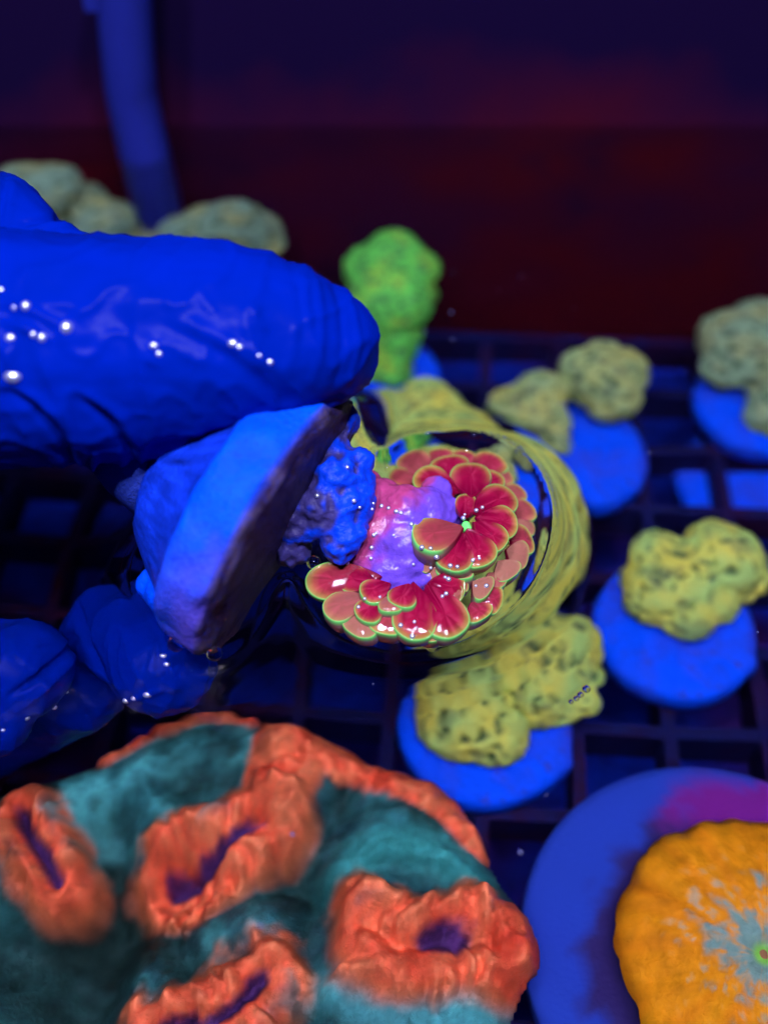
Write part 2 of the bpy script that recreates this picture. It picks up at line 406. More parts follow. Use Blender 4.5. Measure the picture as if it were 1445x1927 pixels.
# ------------------------------------------------------------------ orange mushroom coral on its ceramic disc
cd = under(1352, 1785, -48.0); mt = empty('mushroom_coral', cd)
tag(mt, 'orange ruffled mushroom coral with teal centre on a broad blue disc', 'coral')
n, k = 96, 26; V, Cc, Fc = [], [], []; R = 23.0
for i in range(n):
    a = 2*math.pi*i/n; w = 1+.03*noise.noise(Vector((math.cos(a)*1.5, math.sin(a)*1.5, 4)))
    for q in range(k):
        if q < 20: r, z = R*(q+1)/20, -.9*max(0, (q-16)/3)**2*.5
        else: r, z = R*[1.005, 1.01, 1.0, .98, .95, .4][q-20], [-1.6, -3, -5, -6.5, -7.3, -7.3][q-20]
        V.append((cd[0]+r*w*math.cos(a), cd[1]+r*w*math.sin(a), cd[2]+z))
for i in range(n):
    j = (i+1) % n
    for q in range(k-1): Fc.append([i*k+q, i*k+q+1, j*k+q+1, j*k+q])
Fc.append([i*k for i in range(n)]); Fc.append([i*k+k-1 for i in range(n)][::-1])
V = np.array(V)
cm = under(1440, 1795, -41.0)
base = np.tile(np.array([.018, .055, .42]), (len(V), 1))
nz = fbm(V, 9, 3, 2.2)[:, None]; base = base*(1-.5*np.clip(nz+.2, 0, 1))+np.array([.02, .05, .42])*.5*np.clip(nz+.2, 0, 1)
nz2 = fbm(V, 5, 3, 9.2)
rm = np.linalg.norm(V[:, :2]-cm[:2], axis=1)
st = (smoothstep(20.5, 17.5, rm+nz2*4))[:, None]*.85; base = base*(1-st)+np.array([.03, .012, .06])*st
pp = under(1375, 1525, -48.0); dm = np.linalg.norm((V[:, :2]-pp[:2])*[.75, 1.3], axis=1)
st = smoothstep(7.5, 3.0, dm+nz2*4)[:, None]; base = base*(1-st)+np.array([.17, .014, .22])*st
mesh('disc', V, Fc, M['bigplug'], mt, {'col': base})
n, k = 144, 44; V, Cc, Fc = [], [], []; R = 16.0
for i in range(n):
    a = 2*math.pi*i/n
    sc_ = 1+.045*noise.noise(Vector((math.cos(a)*2, math.sin(a)*2, 1)))+.022*abs(math.sin(a*11+2*noise.noise(Vector((math.cos(a)*3, math.sin(a)*3, 7)))))
    for q in range(k):
        t = (q+.3)/k if q < k-3 else 1.0
        r = R*t*sc_ if q < k-3 else R*sc_*[1.0, .95, .6][q-k+3]
        z = 1.2*math.sin(t*2.6)-2.2*t**4-1.2*math.exp(-(t/.10)**2) + .35*math.sin(a*22)*t**2+.25*math.sin(a*11+1)*t**3+.28*noise.noise(Vector((math.cos(a)*t*11, math.sin(a)*t*11, 2)))
        if q >= k-3: z -= [0.3, 1.6, 3.2][q-k+3]
        V.append((cm[0]+r*math.cos(a), cm[1]+r*math.sin(a), cm[2]+z))
        w = noise.fractal(Vector((math.cos(a)*2.2*t*3, math.sin(a)*2.2*t*3, 3.1)), .9, 2, 4)
        streak = noise.fractal(Vector((math.cos(a)*5, math.sin(a)*5, t*1.2)), .9, 2, 3)
        orange = np.array([.72, .26, .006])*(1+.3*w)+np.array([.05, .05, 0])*streak
        te = smoothstep(.42, .12, t+w*.35+streak*.15)*.8+.5*smoothstep(.30, .65, w+.35*streak)*smoothstep(.85, .5, t)
        te = min(1, te); cc = orange*(1-te)+np.array([.07, .36, .34])*te
        g_ = smoothstep(.10, .04, t); cc = cc*(1-g_)+np.array([.25, .65, .08])*g_
        Cc.append(np.clip(cc, 0, 1))
for i in range(n):
    j = (i+1) % n
    for q in range(k-1): Fc.append([i*k+q, i*k+q+1, j*k+q+1, j*k+q])
Fc.append([i*k for i in range(n)])
mesh('cap', V, Fc, M['mush'], mt, {'col': Cc})
v, f = tube([cm+[0, 0, -1], cm+[0, 0, -4], cm+[0, 0, -7.5]], [7, 8, 10]); mesh('foot', v, f, M['mush'], mt, {'col': np.tile([.3, .12, .06], (len(v), 1))})

# ------------------------------------------------------------------ brain coral
ZB = -36.0
def bx(l, dz=0.0): return np.array([under(x, y, ZB+dz)[:2] for x, y in l])
OUT = np.array([under(x, y, ZB-9.5)[:2] for x, y in [(-260, 1600), (-120, 1540), (0, 1500), (80, 1476), (180, 1450), (300, 1385), (400, 1350), (480, 1362), (540, 1380), (620, 1405), (720, 1460),
          (820, 1488), (880, 1555), (912, 1610), (945, 1680), (990, 1740), (1012, 1830), (985, 1880), (960, 1940), (930, 2060), (700, 2200), (300, 2260), (-160, 2200), (-320, 1900)]])
OUT = spline(np.vstack([OUT, OUT[:1]]), 4)[:-1]
lo, hi = OUT.min(0)-1, OUT.max(0)+1
st = .36; gx = np.arange(lo[0], hi[0], st); gy = np.arange(lo[1], hi[1], st)
X, Y = np.meshgrid(gx, gy); P2 = np.c_[X.ravel(), Y.ravel()]
ins = inside(P2, OUT); dout, aout = poly_dist(P2, OUT, True)
P3 = np.c_[P2, np.zeros(len(P2))]
n1 = fbm(P3, 9, 3, 1.7); n2 = fbm(P3, 3.0, 3, 8.1); n3 = fbm(P3, 22, 2, 4.4)
z = -9+9*(1-np.exp(-dout/3.6))+n1*.9+n3*1.6
teal = np.array([.022, .135, .135]); teal2 = np.array([.09, .50, .46]); navy = np.array([.015, .04, .085]); dark = np.array([.012, .035, .03])
t_ = np.clip(.42+.9*n1+.4*n2, 0, 1)[:, None]
C = teal*(1-t_)+teal2*t_
n4 = fbm(P3*[1, 1.6, 1], 5.5, 4, 31.0); C = C*(1+.9*np.clip(n4, -.8, 1.2))[:, None]
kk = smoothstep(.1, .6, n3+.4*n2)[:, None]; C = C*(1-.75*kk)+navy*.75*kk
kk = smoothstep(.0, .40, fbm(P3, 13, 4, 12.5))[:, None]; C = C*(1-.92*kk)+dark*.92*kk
# furrows between the lobes and wide hollows, sunk and coloured darker
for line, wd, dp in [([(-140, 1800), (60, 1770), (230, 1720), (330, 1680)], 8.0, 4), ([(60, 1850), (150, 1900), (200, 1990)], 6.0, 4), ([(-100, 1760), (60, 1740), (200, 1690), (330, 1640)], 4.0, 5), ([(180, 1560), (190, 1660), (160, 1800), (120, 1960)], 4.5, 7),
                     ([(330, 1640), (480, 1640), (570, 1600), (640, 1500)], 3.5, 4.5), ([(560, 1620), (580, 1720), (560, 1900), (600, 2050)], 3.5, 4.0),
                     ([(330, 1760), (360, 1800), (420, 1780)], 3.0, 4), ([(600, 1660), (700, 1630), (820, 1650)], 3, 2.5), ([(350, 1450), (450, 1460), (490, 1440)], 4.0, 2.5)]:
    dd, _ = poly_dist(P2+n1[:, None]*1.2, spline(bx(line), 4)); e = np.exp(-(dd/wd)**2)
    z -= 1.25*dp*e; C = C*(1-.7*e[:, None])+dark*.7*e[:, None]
# concentric pale growth folds
dd, _ = poly_dist(P2, spline(bx([(640, 1650), (720, 1590), (830, 1600), (900, 1660)]), 4)); e = np.exp(-(dd/2.6)**2)[:, None]
C = C*(1-.75*e)+np.array([.04, .34, .30])*.75*e; z += 1.8*e[:, 0]+.25*np.sin(dd*3)*e[:, 0]
dd, _ = poly_dist(P2, spline(bx([(640, 1860), (720, 1910), (840, 1920), (980, 1900)]), 4)); e = np.exp(-(dd/3)**2)[:, None]
C = C*(1-.7*e)+np.array([.07, .36, .36])*.7*e; z += 1.2*e[:, 0]
org = np.array([.88, .105, .045]); org2 = np.array([.95, .25, .10]); red = np.array([.50, .020, .010]); purp = np.array([.07, .025, .12])
mouths = [([(300, 1620), (370, 1600), (440, 1560), (505, 1530)], 5.0, .8), ([(700, 1745), (745, 1782), (800, 1775), (880, 1760), (930, 1770)], 5.6, 1.3), ([(280, 1935), (350, 1920), (430, 1897), (492, 1840)], 4.9, .9),
          ([(30, 1520), (45, 1560), (95, 1630)], 4.2, .9)]
ridges = [([(505, 1490), (530, 1420), (590, 1420), (690, 1462), (760, 1490), (830, 1520), (880, 1575)], 3.2), ([(880, 1575), (905, 1620)], 1.2), ([(200, 1445), (300, 1390), (400, 1356), (480, 1370)], 1.1), ([(940, 1810), (985, 1830), (990, 1770)], 3.4), ([(540, 1405), (560, 1470), (520, 1540)], 3.2), ([(715,1800),(740,1840)],3.2)]
n5 = fbm(P3, 7.5, 2, 51.0); kd1, kd2 = cells(P3+np.c_[n2, n1, n1]*.8, 2.6, 3.0); knob = np.clip(1.15-1.1*kd1, 0, 1)
for line, wd, sl in mouths:
    L = spline(bx(line), 6); dd, ar = poly_dist(P2+np.c_[n1, n2]*.8, L)
    ang = np.arctan2(P2[:, 1]-L[:, 1].mean(), P2[:, 0]-L[:, 0].mean())
    lob = np.sin(ar*1.9+np.sin(ang*3)*1.6+n1*5)*(.55+.9*n2)
    w = wd*(1.06+.22*n1+.16*n2+.08*lob)
    e = smoothstep(w+1.3, w-1.1, dd+1.2*n2)
    z += e*(3.3*np.exp(-((dd-.62*w)/(.36*w))**2)*(1+.30*lob)+.55*lob)-2.6*np.exp(-(dd/(sl*.9))**2)
    mixv = np.clip(.5+.6*n2+.35*lob, 0, 1)[:, None]; oc = org*(1-mixv)+org2*mixv
    k2 = smoothstep(.2, .7, n1*.8+n2*.3)[:, None]; oc = oc*(1-.5*k2)+red*.5*k2
    k2 = smoothstep(sl*1.5, sl*.5, dd+.4*n2)[:, None]; oc = oc*(1-k2)+purp*k2
    brk = smoothstep(.30, .62, n5+.25*n2)*smoothstep(.3*w, .8*w, dd)          # flesh creeping over the ring
    rim_ = smoothstep(w-1.6, w-.2, dd)[:, None]*.35; oc = oc*(1-rim_)+np.array([.55, .26, .08])*rim_
    z += e*.55*(knob-.3); oc = oc*(.62+.55*knob[:, None])
    e = e*(1-.85*brk)
    C = C*(1-e[:, None])+oc*e[:, None]
for line, wd in ridges:
    L = spline(bx(line, -7.5), 5); dd, ar = poly_dist(P2+np.c_[n1, n2]*.8, L)
    w = wd*(1+.25*n1+.12*n2); e = smoothstep(w+.6, w-.6, dd)
    z += e*2.2*np.clip(1-(dd/w)**2, 0, 1)+e*.35*np.sin(ar*1.5+n1*3)
    mixv = np.clip(.5+.8*n2, 0, 1)[:, None]; oc = (org*(1-mixv)+org2*mixv)*(.62+.55*knob[:, None]); z += e*.6*(knob-.3)
    k2 = smoothstep(.1, .6, n1)[:, None]; oc = oc*(1-.6*k2)+red*.6*k2
    C = C*(1-e[:, None])+oc*e[:, None]
C = C*(1+.28*np.clip(fbm(P3, 1.1, 3, 77.0), -1, 1))[:, None]
z += n2*.5+n4*.6*(C[:, 1] > C[:, 0])
idx = -np.ones(len(P2), int); keep = np.where(ins)[0]; idx[keep] = np.arange(len(keep)); nx = len(gx)
Fc = []
for a in keep:
    if (a+1) % nx and a+nx+1 < len(P2):
        q = (a, a+1, a+nx+1, a+nx)
        if all(idx[b] >= 0 for b in q): Fc.append([int(idx[b]) for b in q])
V = np.c_[P2[keep], ZB+z[keep]]
# skirt down to the rack
from collections import Counter
ec = Counter(); ed = {}
for f in Fc:
    for a, b in zip(f, f[1:]+f[:1]):
        key = (min(a, b), max(a, b)); ec[key] += 1; ed[key] = (a, b)
bnd = [ed[e] for e in ec if ec[e] == 1]; V = V.tolist(); CC = C[keep].tolist(); low = {}
cx, cy_ = OUT.mean(0)
for a, b in bnd:
    for q in (a, b):
        if q not in low:
            p = V[q]; low[q] = len(V); V.append([cx+(p[0]-cx)*.93, cy_+(p[1]-cy_)*.93, RACK_TOP+.2]); CC.append([.03, .05, .06])
    Fc.append([b, a, low[a], low[b]])
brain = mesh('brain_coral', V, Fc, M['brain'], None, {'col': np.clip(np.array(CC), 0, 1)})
tag(brain, 'large fleshy brain coral with orange ringed mouths on dark teal folds', 'coral')

# ------------------------------------------------------------------ the held coral: plug, base, stalk, petals
ax = .86*Rt-.47*Up+.13*(-Fw); ax /= np.linalg.norm(ax)
maj = .47*Rt+.88*Up; maj -= ax*(maj@ax); maj /= np.linalg.norm(maj); mn = np.cross(ax, maj)
fc = at(538, 1003, 107.5)
held = empty('held_coral_frag', fc)
tag(held, 'red petalled coral with glowing green rims on a blue plug held between gloved fingers', 'coral frag')
# plug disc: a lathe round ax
n = 120; prof = [(.02, .35), (6, .3), (12, .1), (14.4, 0), (15.3, -.5), (15.6, -1.4), (15.5, -5.4), (15.0, -6.3), (13.6, -7.0), (8.6, -13.2), (6.2, -14.6)]
prof = np.array([np.array(p) for a, b in zip(prof[:-1], prof[1:]) for p in [np.array(a)+(np.array(b)-np.array(a))*t for t in (0, .25, .5, .75)]]+[prof[-1]])
V, Cc, Fc = [], [], []; k = len(prof)
for i in range(n):
    a = 2*math.pi*i/n
    for (r, h) in prof:
        p = fc+ax*h+(math.cos(a)*maj+math.sin(a)*mn)*r
        q = noise.fractal(Vector(p/3.0), .9, 2, 3); q2 = noise.fractal(Vector(p/1.0+np.array([9, 2, 1])), .9, 2, 3)
        if r > 12: p = p+(math.cos(a)*maj+math.sin(a)*mn)*(.6*q+.12*q2)+ax*.45*q
        if h < -6.4: p = p+ax*q2*.32
        # colour: pale fresh ceramic on rim, brown-purple film towards the coral side
        cc = np.array([.0, .075, .80])*(1+.25*q)
        if h < -6.4: cc = np.array([.004, .035, .50])*(1+.9*q2)
        low_ = smoothstep(.0, -.75, math.cos(a)+.25*q)   # the end that dips into the tank is stained
        stain = max(low_*.75*smoothstep(-7.6, -1.5, h+q*2.5), 0)
        cc = cc*(1-stain)+np.array([.12, .065, .40])*stain
        if h > -1.2: 
            s_ = smoothstep(-1.6, -.4, h+.5*q); dk = np.array([.030, .018, .055])*(1+.6*q2) if q < .1 else np.array([.055, .040, .085])
            cc = cc*(1-s_)+dk*s_
        V.append(p); Cc.append(np.clip(cc, 0, 1))
for i in range(n):
    j = (i+1) % n
    for q in range(k-1): Fc.append([i*k+q, i*k+q+1, j*k+q+1, j*k+q])
Fc.append([i*k for i in range(n)]); Fc.append([i*k+k-1 for i in range(n)][::-1])
mesh('plug_disc', V, Fc, M['hplug'], held, {'col': Cc})
sp = [fc+ax*(-14), fc+ax*(-18)+maj*.6, fc+ax*(-21)+maj*1.2]
v, f = tube(sp, [6.4, 6.2, 5.6], 40); mesh('plug_stem', v, f, M['hplug'], held, {'col': np.tile([.02, .045, .30], (len(v), 1))})
# lumps of glue on the rim
P, Nn, Fc = fuse([(at(335, 1120, 103), (3.4, 2.6, 3)), (at(300, 1100, 104.5), 2.2), (at(460, 885, 104.5), 2.4), (at(360, 1085, 102.5), 2.6)], .35, 6)
P = P+Nn*(fbm(P, 2.2, 3, 3)*.35)[:, None]
mesh('glue_lump', P, Fc, M['hplug'], held, {'col': np.tile([.0, .065, .80], (len(P), 1))})
# crusty base between plug and stalk
bl = [(at(600, 860, 107), 3.6), (at(630, 900, 106.5), 4.2), (at(610, 950, 106.3), 4.4), (at(650, 945, 106.5), 3.6), (at(640, 1020, 106), 2.6), (at(655, 1000, 106), 2.5), (at(560, 970, 107), 4.0),
      (at(625, 820, 107.5), 2.8), (at(665, 870, 107), 2.4), (at(550, 1030, 107.5), 2.6), (at(672, 905, 107), 2.0), (at(640, 1040, 105.6), 1.5), (at(640, 790, 108.5), 2.4)]
bl = [(np.asarray(p)+Fw*.8, r*.84) for p, r in bl]
P, Nn, Fc = fuse(bl, .26, 5); b = fbm(P, 2.6, 3, 5); b2 = fbm(P, .8, 3, 1)
P = P+Nn*(np.where(b > .05, .45*b, .8*b)+.16*b2)[:, None]
xs, ys, _ = project(P[0]); pr = np.array([project(p)[:2] for p in P])
k = smoothstep(-.25, .15, b+.006*(pr[:, 0]-610))[:, None]
cc = np.array([.035, .03, .14])*(1-k)+np.array([.002, .045, .62])*k
mesh('crusty_base', P, Fc, M['base'], held, {'col': np.clip(cc*(1+.3*b2[:, None]), 0, 1)})
# fleshy stalk
bl = [(atz(680, 965, 6.0), 3.6), (atz(715, 935, 6.5), 3.8), (atz(710, 985, 5.5), 4.2), (atz(760, 950, 7.2), 4.0), (atz(800, 945, 7.0), 3.4), (atz(760, 1000, 5.6), 4.2),
      (atz(770, 1045, 4.4), 3.0), (atz(740, 1050, 4.2), 3.0), (atz(835, 950, 6.3), 2.6), (atz(712, 897, 8.2), 1.2), (atz(716, 905, 8.0), 1.8), (atz(690, 1030, 4.4), 2.6), (atz(760, 1085, 3.2), 2.0), (atz(650, 985, 5.0), 2.6)]
bl = [(np.asarray(p)-[0, 0, 1.5], r*.84) for p, r in bl]
bl += [(atz(655, 940, 4.5), 2.4), (atz(670, 1010, 3.2), 2.2), (atz(860, 965, 4.6), 1.6), (atz(820, 925, 5.4), 2.0), (atz(800, 1000, 3.8), 2.6), (atz(815, 975, 4.6), 2.4), (atz(720, 1080, 2.4), 2.0), (atz(800, 1085, 2.0), 1.8), (atz(690, 905, 6.4), 1.6)]
P, Nn, Fc = fuse(bl, .24, 14); b = fbm(P, 3.0, 3, 2); b2 = fbm(P, .8, 2, 4)
P = P+Nn*(.28*b+.10*b2)[:, None]; pr = np.array([project(p)[:2] for p in P])
k = smoothstep(-22, 22, (pr[:, 0]-765)*.75+(pr[:, 1]-960)*.55+b*30)[:, None]
cc = np.array([.36, .045, .15])*(1-k)+np.array([.13, .06, .50])*k
k = smoothstep(850, 890, pr[:, 0]+b*15)[:, None]; cc = cc*(1-k)+np.array([.42, .01, .12])*k
mesh('stalk', P, Fc, M['stalk'], held, {'col': np.clip(cc*(1+.25*b2[:, None]), 0, 1)})

RED, REDL = np.array([.20, .0015, .026]), np.array([.27, .010, .030]); TAN = np.array([.33, .16, .035]); LIME = np.array([.14, .62, .13]); PALE = np.array([.28, .14, .12]); PINK = np.array([.18, .07, .16])
LEV = [(.02, 'c'), (.25, 't'), (.5, 't'), (.7, 't'), (.82, 't'), (.9, 't'), (.95, 't'), (.985, 't'), (1.01, 's'), (1.03, 's'), (1.04, 's'), (1.04, 's'), (1.0, 's'), (.9, 's'), (.7, 's'), (.35, 's')]
def petal(bpx, tpx, hw, zb, zt, lift=.5, thick=3.4, pale=0.0, tan=.5, seed=0, rimw=1.0):
    B = atz(*bpx, zb); T = atz(*tpx, zt); L = T-B; l = np.linalg.norm(L); e = L/l
    view = C0-(B+T)/2; view /= np.linalg.norm(view)
    up = np.array([0, 0, 1.0])*lift+view*(1-lift); up -= e*(up@e); up /= np.linalg.norm(up); w = np.cross(up, e)
    n = 40; V, Cc = [], []; cu = .60
    cen = B+e*l*cu
    half = hw
    def outline(a):
        # fan shaped: pointed at the base, broad and round at the tip
        c, s = math.cos(a), math.sin(a)
        if c >= 0: u = cu+(1-cu)*abs(c)**.85; v = math.copysign(abs(s)**.9, s)*half
        else: u = cu-cu*abs(c); v = math.copysign(abs(s)**(1+.5*abs(c)), s)*half*(1-.45*abs(c)**1.3)
        wob = 1+.05*noise.noise(Vector((c*1.4+seed, s*1.4, seed*2.3)))
        return (u-cu)*l*wob, v*wob, u
    for q, (r, kd) in enumerate(LEV):
        for i in range(n):
            a = 2*math.pi*i/n; du, dv, u = outline(a)
            hgt = .34*(1-r*r)+.12*math.exp(-((r-.95)/.05)**2)+.05*math.sin(a*9+seed)*r*(1-r) if kd != 's' else 0
            if kd == 's':
                m = (q-8)/7.0; hgt = -.06-thick*(.04+.96*m)**1.15
                rr = 1.0+.05*math.sin(min(1, m*2.2)*math.pi)-.75*max(0, m-.45)**1.3
            else: rr = r
            # the root end stays thin
            if kd == 's': hgt *= .35+.65*smoothstep(.0, .55, u if rr > .5 else .6)
            p = cen+e*du*rr+w*dv*rr+up*hgt
            g = noise.noise(Vector((du*.6+seed*3, dv*.6, seed)))
            uu = cu+(u-cu)*r
            if kd != 's':
                edge = smoothstep(.45, .92, r)*smoothstep(.3, .85, uu)
                c = RED*(1-.45*smoothstep(.3, .9, uu))+REDL*.45*smoothstep(.3, .9, uu)
                c = c*(1-edge*tan)+TAN*edge*tan
                c = c*(1-.16*g)
                stv = noise.noise(Vector((math.sin(a)*7*(.4+.6*r)+seed*5, r*.8, seed*1.1)))
                c = c*(1+.45*stv)+np.array([.05, .02, .03])*max(0, stv)
                c = c*(.78+.35*smoothstep(.05, .5, uu))
                ol = smoothstep(.70, .92, r)*smoothstep(.35, .8, uu)*.55; c = c*(1-ol)+np.array([.25, .24, .04])*ol
                gl = smoothstep(.925, .975, r+.012*(rimw-1))*smoothstep(.42, .72, uu)
                c = c*(1-gl)+LIME*gl
                if pale: c = c*(1-pale*.8)+(TAN*.4+PALE*.6)*pale*.8 if gl < .3 else c
            else:
                m = (q-8)/7.0; c = PALE*(1-m)+PINK*m; c = c*(1+.3*g)
                gl = smoothstep(.07, .0, m)*smoothstep(.42, .72, u); c = c*(1-gl)+LIME*gl
                dkr = 1-smoothstep(.2, .6, u); c = c*(1-dkr)+RED*.8*dkr
            V.append(p); Cc.append(np.clip(c, 0, 1))
    Fc = []; k = len(LEV)
    for q in range(k-1):
        for i in range(n):
            j = (i+1) % n; Fc.append([q*n+i, (q+1)*n+i, (q+1)*n+j, q*n+j])
    Fc.append(list(range(n))); Fc.append([(k-1)*n+i for i in range(n)][::-1])
    return mesh('petal', V, Fc, M['petal'], held, {'col': Cc})
def cp(x, y): return (550+.3945*x, 700+.3945*y)      # coordinates measured in an enlarged view
PETALS = [  # base, tip, half width mm, base height, tip height, lift, thickness, pale, tan
    # outer ring at the back
    ((640, 490), (540, 385), 1.75, 2.4, 1.6, .65, 3.2, .35, .9), ((720, 450), (695, 366), 1.5, 2.6, 1.5, .65, 3, .2, .9), ((800, 450), (840, 378), 1.3, 2.6, 1.6, .65, 3, .2, .9),
    ((880, 490), (985, 400), 1.75, 2.6, 1.5, .65, 3.2, .1, .8), ((600, 520), (460, 490), 1.1, 2.2, 1.2, .65, 2.6, .3, .9), ((930, 520), (1040, 480), 1.3, 2.2, .9, .6, 3, .5, .9),
    # outer ring on the right
    ((1000, 600), (1100, 560), 1.2, 2.2, .6, .6, 3, .5, .9), ((1030, 680), (1145, 640), 1.5, 2.0, .5, .6, 3, .4, .9), ((1040, 740), (1150, 730), 1.2, 1.8, .3, .55, 3, .9, .6), ((1040, 800), (1145, 800), 1.6, 2.0, .7, .6, 3, .2, 1),
    ((1020, 850), (1125, 890), 1.5, 1.8, .5, .5, 3.2, .9, .6), ((980, 900), (1055, 980), 1.5, 1.8, .6, .45, 3.6, 1, .5), ((930, 960), (1000, 1030), 1.2, 1.4, .3, .5, 3, .6, .8),
    ((900, 1060), (1000, 1100), 1.5, 1.4, .4, .6, 3, .1, 1), ((850, 1100), (915, 1180), 1.4, 1.3, .3, .6, 3, .1, 1), ((860, 1000), (945, 1050), 1.4, 2.2, 1.3, .35, 3.6, .9, .6),
    # the upper flower
    ((775, 510), (735, 402), 1.9, 4.6, 3.6, .55, 3, 0, .35), ((785, 570), (590, 480), 1.5, 5.4, 3.8, .5, 3, 0, .8), ((855, 600), (850, 435), 1.95, 5.6, 4.4, .5, 3.4, 0, .3), ((885, 600), (975, 480), 1.35, 5.3, 3.8, .5, 3, 0, .6),
    ((865, 665), (1055, 580), 1.75, 5.8, 4.0, .45, 3.4, 0, .35), ((880, 695), (1075, 730), 1.6, 5.6, 3.7, .45, 3.4, 0, .75), ((865, 715), (1015, 835), 1.5, 5.6, 3.7, .4, 3.4, 0, .6),
    ((835, 745), (915, 930), 1.8, 5.6, 3.5, .35, 3.8, 0, .55), ((815, 765), (745, 950), 1.75, 5.4, 3.6, .35, 3.8, 0, .25), ((815, 740), (575, 800), 1.9, 6.0, 5.6, .35, 3.8, .25, .7), ((815, 700), (835, 585), 1.0, 5.9, 5.3, .5, 2, 0, .1),
    ((760, 600), (700, 545), 1.0, 5.2, 4.4, .5, 2, 0, .3),
    # small pale lobes under it
    ((690, 880), (600, 890), 1.4, 4.2, 3.4, .3, 3.4, 1, .5), ((720, 930), (640, 950), 1.0, 3.2, 2.6, .35, 3, .9, .6), ((780, 900), (770, 990), 1.7, 3.0, 2.2, .3, 3.6, 1, .4),
    # the lower flower
    ((420, 975), (62, 1010), 1.75, 3.2, 1.9, .4, 3.4, .1, .55), ((400, 1010), (225, 975), 1.3, 3.4, 2.4, .5, 3, 0, .2), ((360, 1070), (150, 1150), 1.5, 2.6, 1.3, .35, 3.8, .6, .6), ((380, 1120), (285, 1255), 1.7, 2.2, .8, .25, 3.8, .9, .6),
    ((470, 1010), (330, 1070), 1.3, 3.6, 2.9, .45, 3, 0, .3), ((430, 1080), (320, 1180), 1.3, 3.0, 2.0, .4, 3.2, 0, .25), ((480, 1080), (430, 1255), 1.7, 2.8, 1.2, .35, 3.6, .25, 1),
    ((470, 1060), (470, 1150), 1.1, 3.5, 2.8, .3, 3.0, .7, .7), ((580, 1000), (590, 1285), 1.95, 3.8, 1.4, .4, 3.8, 0, .4), ((640, 1015), (785, 1265), 2.05, 3.6, 1.3, .4, 3.8, 0, .4),
    ((650, 1010), (825, 1040), 1.5, 3.4, 2.2, .35, 3.4, 0, .3), ((720, 1050), (800, 1090), 1.2, 2.6, 1.8, .35, 3.2, .6, .6), ((560, 1010), (500, 1120), 1.3, 3.9, 3.1, .45, 3, 0, .15), ((660, 1200), (668, 1290), .9, 1.8, .7, .4, 3, .2, 1),
    ((760, 1000), (830, 985), 1.2, 2.8, 2.2, .4, 3, .5, .6)]
for i, (b, t, hw, zb, zt, lf, th, pl, tn) in enumerate(PETALS):
    zb += .8; zt += .9
    if t[1] > b[1]+40:                       # petals on the near side show the swollen underside of their tips
        lf = .88; zt += .7; zb += .2; th = 4.4
    petal(cp(*b), cp(*t), hw*1.22, zb, zt, lf, th, pl, tn, seed=i*1.7)
# glowing mouth in the middle of the upper flower
P, Nn, Fc = fuse([(atz(*cp(828, 732), 6.2), .5), (atz(*cp(838, 745), 6.2), .4), (atz(*cp(820, 750), 6.1), .35)], .12, 2)
mesh('mouth', P, Fc, M['petal'], held, {'col': np.tile([.15, .9, .15], (len(P), 1))})

# ------------------------------------------------------------------ gloved hand
hb = []
hb += chain([(at(-560, 700, 104), 17), (at(-250, 650, 101), 13.2), (at(0, 660, 102.5), 12.1), (at(200, 659, 102), 11.5), (at(400, 648, 101.5), 10.1), (at(520, 648, 101.5), 8.3), (at(598, 652, 102), 6.2)], .3)
hb += chain([(at(-330, 560, 112), 9), (at(-110, 450, 110), 7.6), (at(-22, 440, 110), 6.9), (at(70, 462, 107), 4.0), (at(120, 482, 106), 3.6), (at(190, 505, 105), 3.0)], .3)
# finger under the plug
hb += chain([(at(-420, 1200, 136), 12), (under(-120, 1400, -40), 8), (under(60, 1330, -32), 6.5), (under(150, 1290, -22), 6.0), (at(232, 1222, 121), 6.0), (at(268, 1232, 116), 6.2), (at(312, 1268, 111.5), 6.0)], .3)
# next finger, bent towards the camera
hb += chain([(at(-420, 1230, 120), 11), (at(-150, 1290, 113), 7.5), (at(0, 1288, 110.5), 6.6), (at(46, 1283, 110), 5.9)], .3)
hb += chain([(at(-300, 1420, 112), 8), (at(-60, 1400, 109), 5.6), (at(0, 1372, 108.5), 4.6), (at(20, 1350, 108.5), 3.6)], .3)
